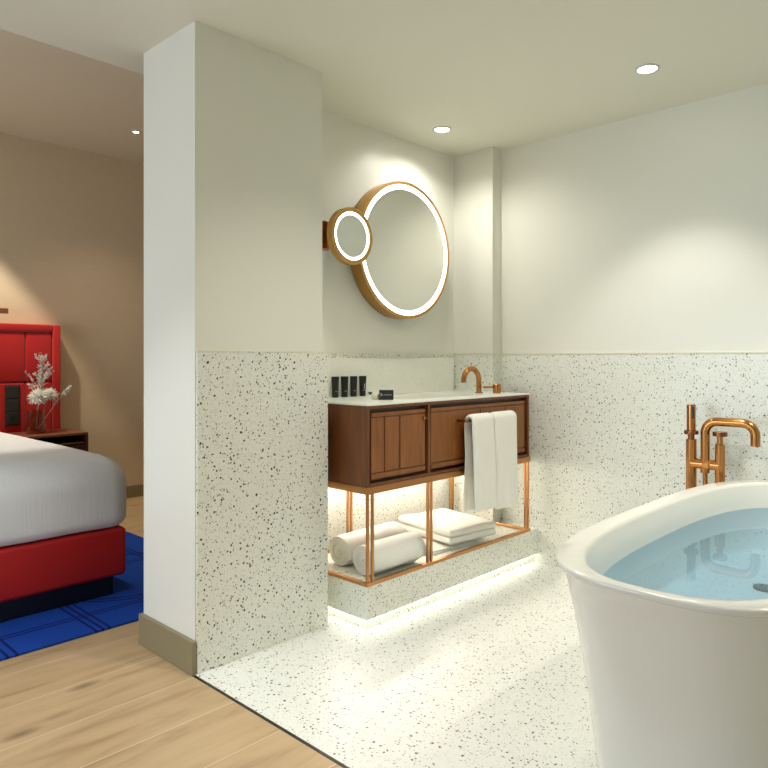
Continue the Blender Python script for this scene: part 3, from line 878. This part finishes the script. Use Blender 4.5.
pillow(1.16, 5.16, .96, .72, .50, .17, R(62), 'plump white pillow on the bed, the one nearest the nightstand')
pillow(.28, 5.16, .96, .72, .50, .17, R(62), 'plump white pillow on the bed, the one away from the nightstand')

# headboard
t = thing('headboard', 'tall red upholstered headboard with a padded border against the beige wall', 'headboard', (.66, 5.565, .25))
HX0, HX1, HT = -.80, 2.118, 1.465
b = B()
box(b, HX1 - .06, HX1, 5.505, BY - .001, .25, HT, .012, 3); box(b, HX0, HX0 + .06, 5.505, BY - .001, .25, HT, .012, 3)
box(b, HX0 + .06, HX1 - .06, 5.505, BY - .001, HT - .06, HT, .012, 3); box(b, HX0 + .06, HX1 - .06, 5.56, BY - .001, .25, HT - .06)
obj('border', b, M['red_fabric'], t, True)
xs = [HX0 + .062, -.37, .004, .376, .748, 1.12, 1.49, 1.862, HX1 - .062]
for i in range(8):
    for z0, z1 in ((.25, 1.020), (1.022, HT - .062)):
        obj('padded_panel', box(B(), xs[i] + .001, xs[i + 1] - .001, 5.515, 5.565, z0, z1, .016, 4), M['red_fabric'], t, True)
# switch panel
t = thing('switch_panel', 'black bedside switch panel with three modules on the red headboard', 'switch panel', (1.768, 5.510, .85))
obj('plate', box(B(), 1.716, 1.820, 5.504, 5.5148, .70, 1.005, .003, 2), M['switch'], t)
for z in (.905, .805, .712):
    q = obj('switch', box(B(), 1.722, 1.814, 5.499, 5.506, z, z + .090, .004, 2), M['switch'], t)
    if z < .75:
        obj('socket_hole', cyl(B(), (1.768, 5.4975, z + .045), (1.768, 5.4995, z + .045), .020, 20), M['black'], q, True)
# wall lamp
t = thing('wall_light', 'slim brown bar-shaped wall light above the red headboard', 'wall light', (1.40, 5.6, 1.56))
obj('bar', box(B(), 1.10, 1.738, 5.50, 5.545, 1.537, 1.575, .002, 1), M['walnut_top'], t)
obj('mount', box(B(), 1.36, 1.44, 5.545, BY, 1.54, 1.572, .002, 1), M['walnut_top'], t)

# nightstand
t = thing('nightstand', 'low reddish wooden nightstand between the bed and the wall', 'nightstand', (1.90, 5.32, 0))
NX0, NX1, NY0, NY1 = 1.655, 2.172, 5.13, 5.50
obj('top', box(B(), NX0, NX1, NY0, NY1, .632, .650, .002, 1), M['walnut_top'], t)
b = B()
box(b, NX0, NX0 + .02, NY0, NY1, .06, .632); box(b, NX1 - .02, NX1, NY0, NY1, .06, .632); box(b, NX0 + .02, NX1 - .02, NY1 - .015, NY1, .06, .632); box(b, NX0 + .02, NX1 - .02, NY0 + .02, NY1 - .015, .06, .08)
box(b, NX0 + .02, NX1 - .02, NY0 + .02, NY1 - .015, .565, .58)
obj('carcass', b, M['walnut_dark'], t)
q = obj('drawer', box(B(), NX0 + .022, NX1 - .022, NY0 + .006, NY0 + .03, .32, .56, .002, 1), M['walnut_dark'], t)
obj('drawer_handle', box(B(), NX0 + .03, NX1 - .03, NY0 - .004, NY0 + .008, .572, .578), M['copper'], q)
q = obj('drawer', box(B(), NX0 + .022, NX1 - .022, NY0 + .006, NY0 + .03, .085, .315, .002, 1), M['walnut_dark'], t)

# vase and flowers
vx, vy, vz = 1.868, 5.325, .6505
o = obj('vase', lathe(B(), [(.060, 0), (.068, .004), (.070, .012), (.070, .055), (.062, .066), (.060, .160), (.064, .172), (.061, .172), (.057, .158), (.058, .066), (.066, .054), (.066, .014), (.0, .010)], (vx, vy, vz), 36, caps=(True, False)), M['glass'], None, True)
tag(o, 'clear glass vase holding white flowers on the nightstand', 'vase')
def chrys(px, py, pz, r, label, bx):
    t = thing('chrysanthemum', label, 'flower', (vx + bx, vy, vz + .02), 'white chrysanthemums in the vase')
    b = B()
    tube(b, [(vx + bx, vy, vz + .02), (vx + bx * .3 + (px - vx) * .3, vy, vz + .12), (px, py, pz - r * .4)], .003, 8)
    obj('stem', b, M['stem'], t, True)
    b = B(); rnd = random.Random(int(px * 1000))
    for k in range(150):
        zc = 1 - 1.75 * (k + .5) / 150; a = k * 2.39996
        d = Vector((math.sqrt(max(0, 1 - zc * zc)) * cos(a), math.sqrt(max(0, 1 - zc * zc)) * sin(a), zc * .85))
        d = (d + Vector((rnd.uniform(-.12, .12), rnd.uniform(-.12, .12), rnd.uniform(-.12, .12)))).normalized()
        s_ = d.cross(Vector((.3, .2, 1))).normalized(); u_ = d.cross(s_)
        c0 = Vector((px, py, pz)); l = r * rnd.uniform(.85, 1.1)
        w = r * .13
        v = [b.verts.new(c0 + d * l * .15), b.verts.new(c0 + d * l * .65 + s_ * w + u_ * w * .3), b.verts.new(c0 + d * l + u_ * w * .8), b.verts.new(c0 + d * l * .65 - s_ * w + u_ * w * .3), b.verts.new(c0 + d * l * .6 - u_ * w * .6)]
        b.faces.new((v[0], v[1], v[4])); b.faces.new((v[1], v[2], v[4])); b.faces.new((v[2], v[3], v[4])); b.faces.new((v[3], v[0], v[4])); b.faces.new((v[0], v[1], v[2], v[3]))
    obj('bloom', b, M['petal'], t)
chrys(1.868, 5.28, .915, .075, 'larger white chrysanthemum bloom in the vase, further from the headboard edge', -.02)
chrys(1.955, 5.30, .930, .060, 'smaller white chrysanthemum bloom in the vase, nearer the headboard edge', .02)
def sprig(base, tip, label, spread, seed, nleaf):
    t = thing('flower_sprig', label, 'sprig', base, 'silvery sprigs in the vase')
    rnd = random.Random(seed); b = B(); lf = B()
    base = Vector(base); tip = Vector(tip)
    mid = (base + tip) / 2 + Vector((.01, 0, .03))
    main = [base.lerp(mid, f / 5) for f in range(5)] + [mid.lerp(tip, f / 5) for f in range(6)]
    tube(b, main, .002, 6)
    def leaf(p, d, l):
        s_ = d.cross(Vector((rnd.uniform(-1, 1), rnd.uniform(-1, 1), 1))).normalized() * l * .28
        u_ = d.cross(s_).normalized() * l * .12
        q = [b2.verts.new(p), b2.verts.new(p + d * l * .5 + s_ + u_), b2.verts.new(p + d * l), b2.verts.new(p + d * l * .5 - s_ + u_), b2.verts.new(p + d * l * .5 - u_)]
        b2.faces.new((q[0], q[1], q[4])); b2.faces.new((q[1], q[2], q[4])); b2.faces.new((q[2], q[3], q[4])); b2.faces.new((q[3], q[0], q[4])); b2.faces.new((q[0], q[1], q[2], q[3]))
    b2 = lf
    d0 = (tip - base).normalized()
    for k in range(13):
        f = .42 + .55 * k / 13; p = base.lerp(mid, f * 2) if f < .5 else mid.lerp(tip, f * 2 - 1)
        d = (d0 * rnd.uniform(.5, 1) + Vector((rnd.uniform(-1, 1), rnd.uniform(-.6, .6), rnd.uniform(-.1, .5))) * .9).normalized()
        L_ = spread * (1.15 - .75 * (f - .42) / .55) * rnd.uniform(.7, 1.1)
        e = p + d * L_
        tube(b, [p, p.lerp(e, .5) + Vector((0, 0, .006)), e], .0012, 5)
        for q in range(nleaf):
            g = rnd.uniform(.25, 1.0)
            leaf(p.lerp(e, g) + Vector((0, 0, .004)), (d * .5 + Vector((rnd.uniform(-1, 1), rnd.uniform(-1, 1), rnd.uniform(-.6, 1)))).normalized(), rnd.uniform(.014, .026))
    for q in range(nleaf * 2):
        leaf(main[-1].lerp(main[-4], rnd.random()), (d0 + Vector((rnd.uniform(-1, 1), rnd.uniform(-1, 1), rnd.uniform(-.6, 1)))).normalized(), rnd.uniform(.014, .024))
    obj('twigs', b, M['sprig'], t, True); obj('leaves', lf, M['sprig'], t)
sprig((1.87, 5.33, .68), (1.925, 5.36, 1.215), 'tall feathery silver-white sprig rising above the flowers in the vase', .16, 5, 16)
sprig((1.88, 5.34, .68), (1.90, 5.38, 1.08), 'shorter silver-white sprig in the vase leaning toward the bed', .12, 9, 12)
sprig((1.88, 5.32, .68), (2.13, 5.36, .985), 'silvery sprig in the vase reaching sideways past the headboard edge', .06, 12, 8)

for o in bpy.data.objects:
    if '_base' in o: del o['_base']
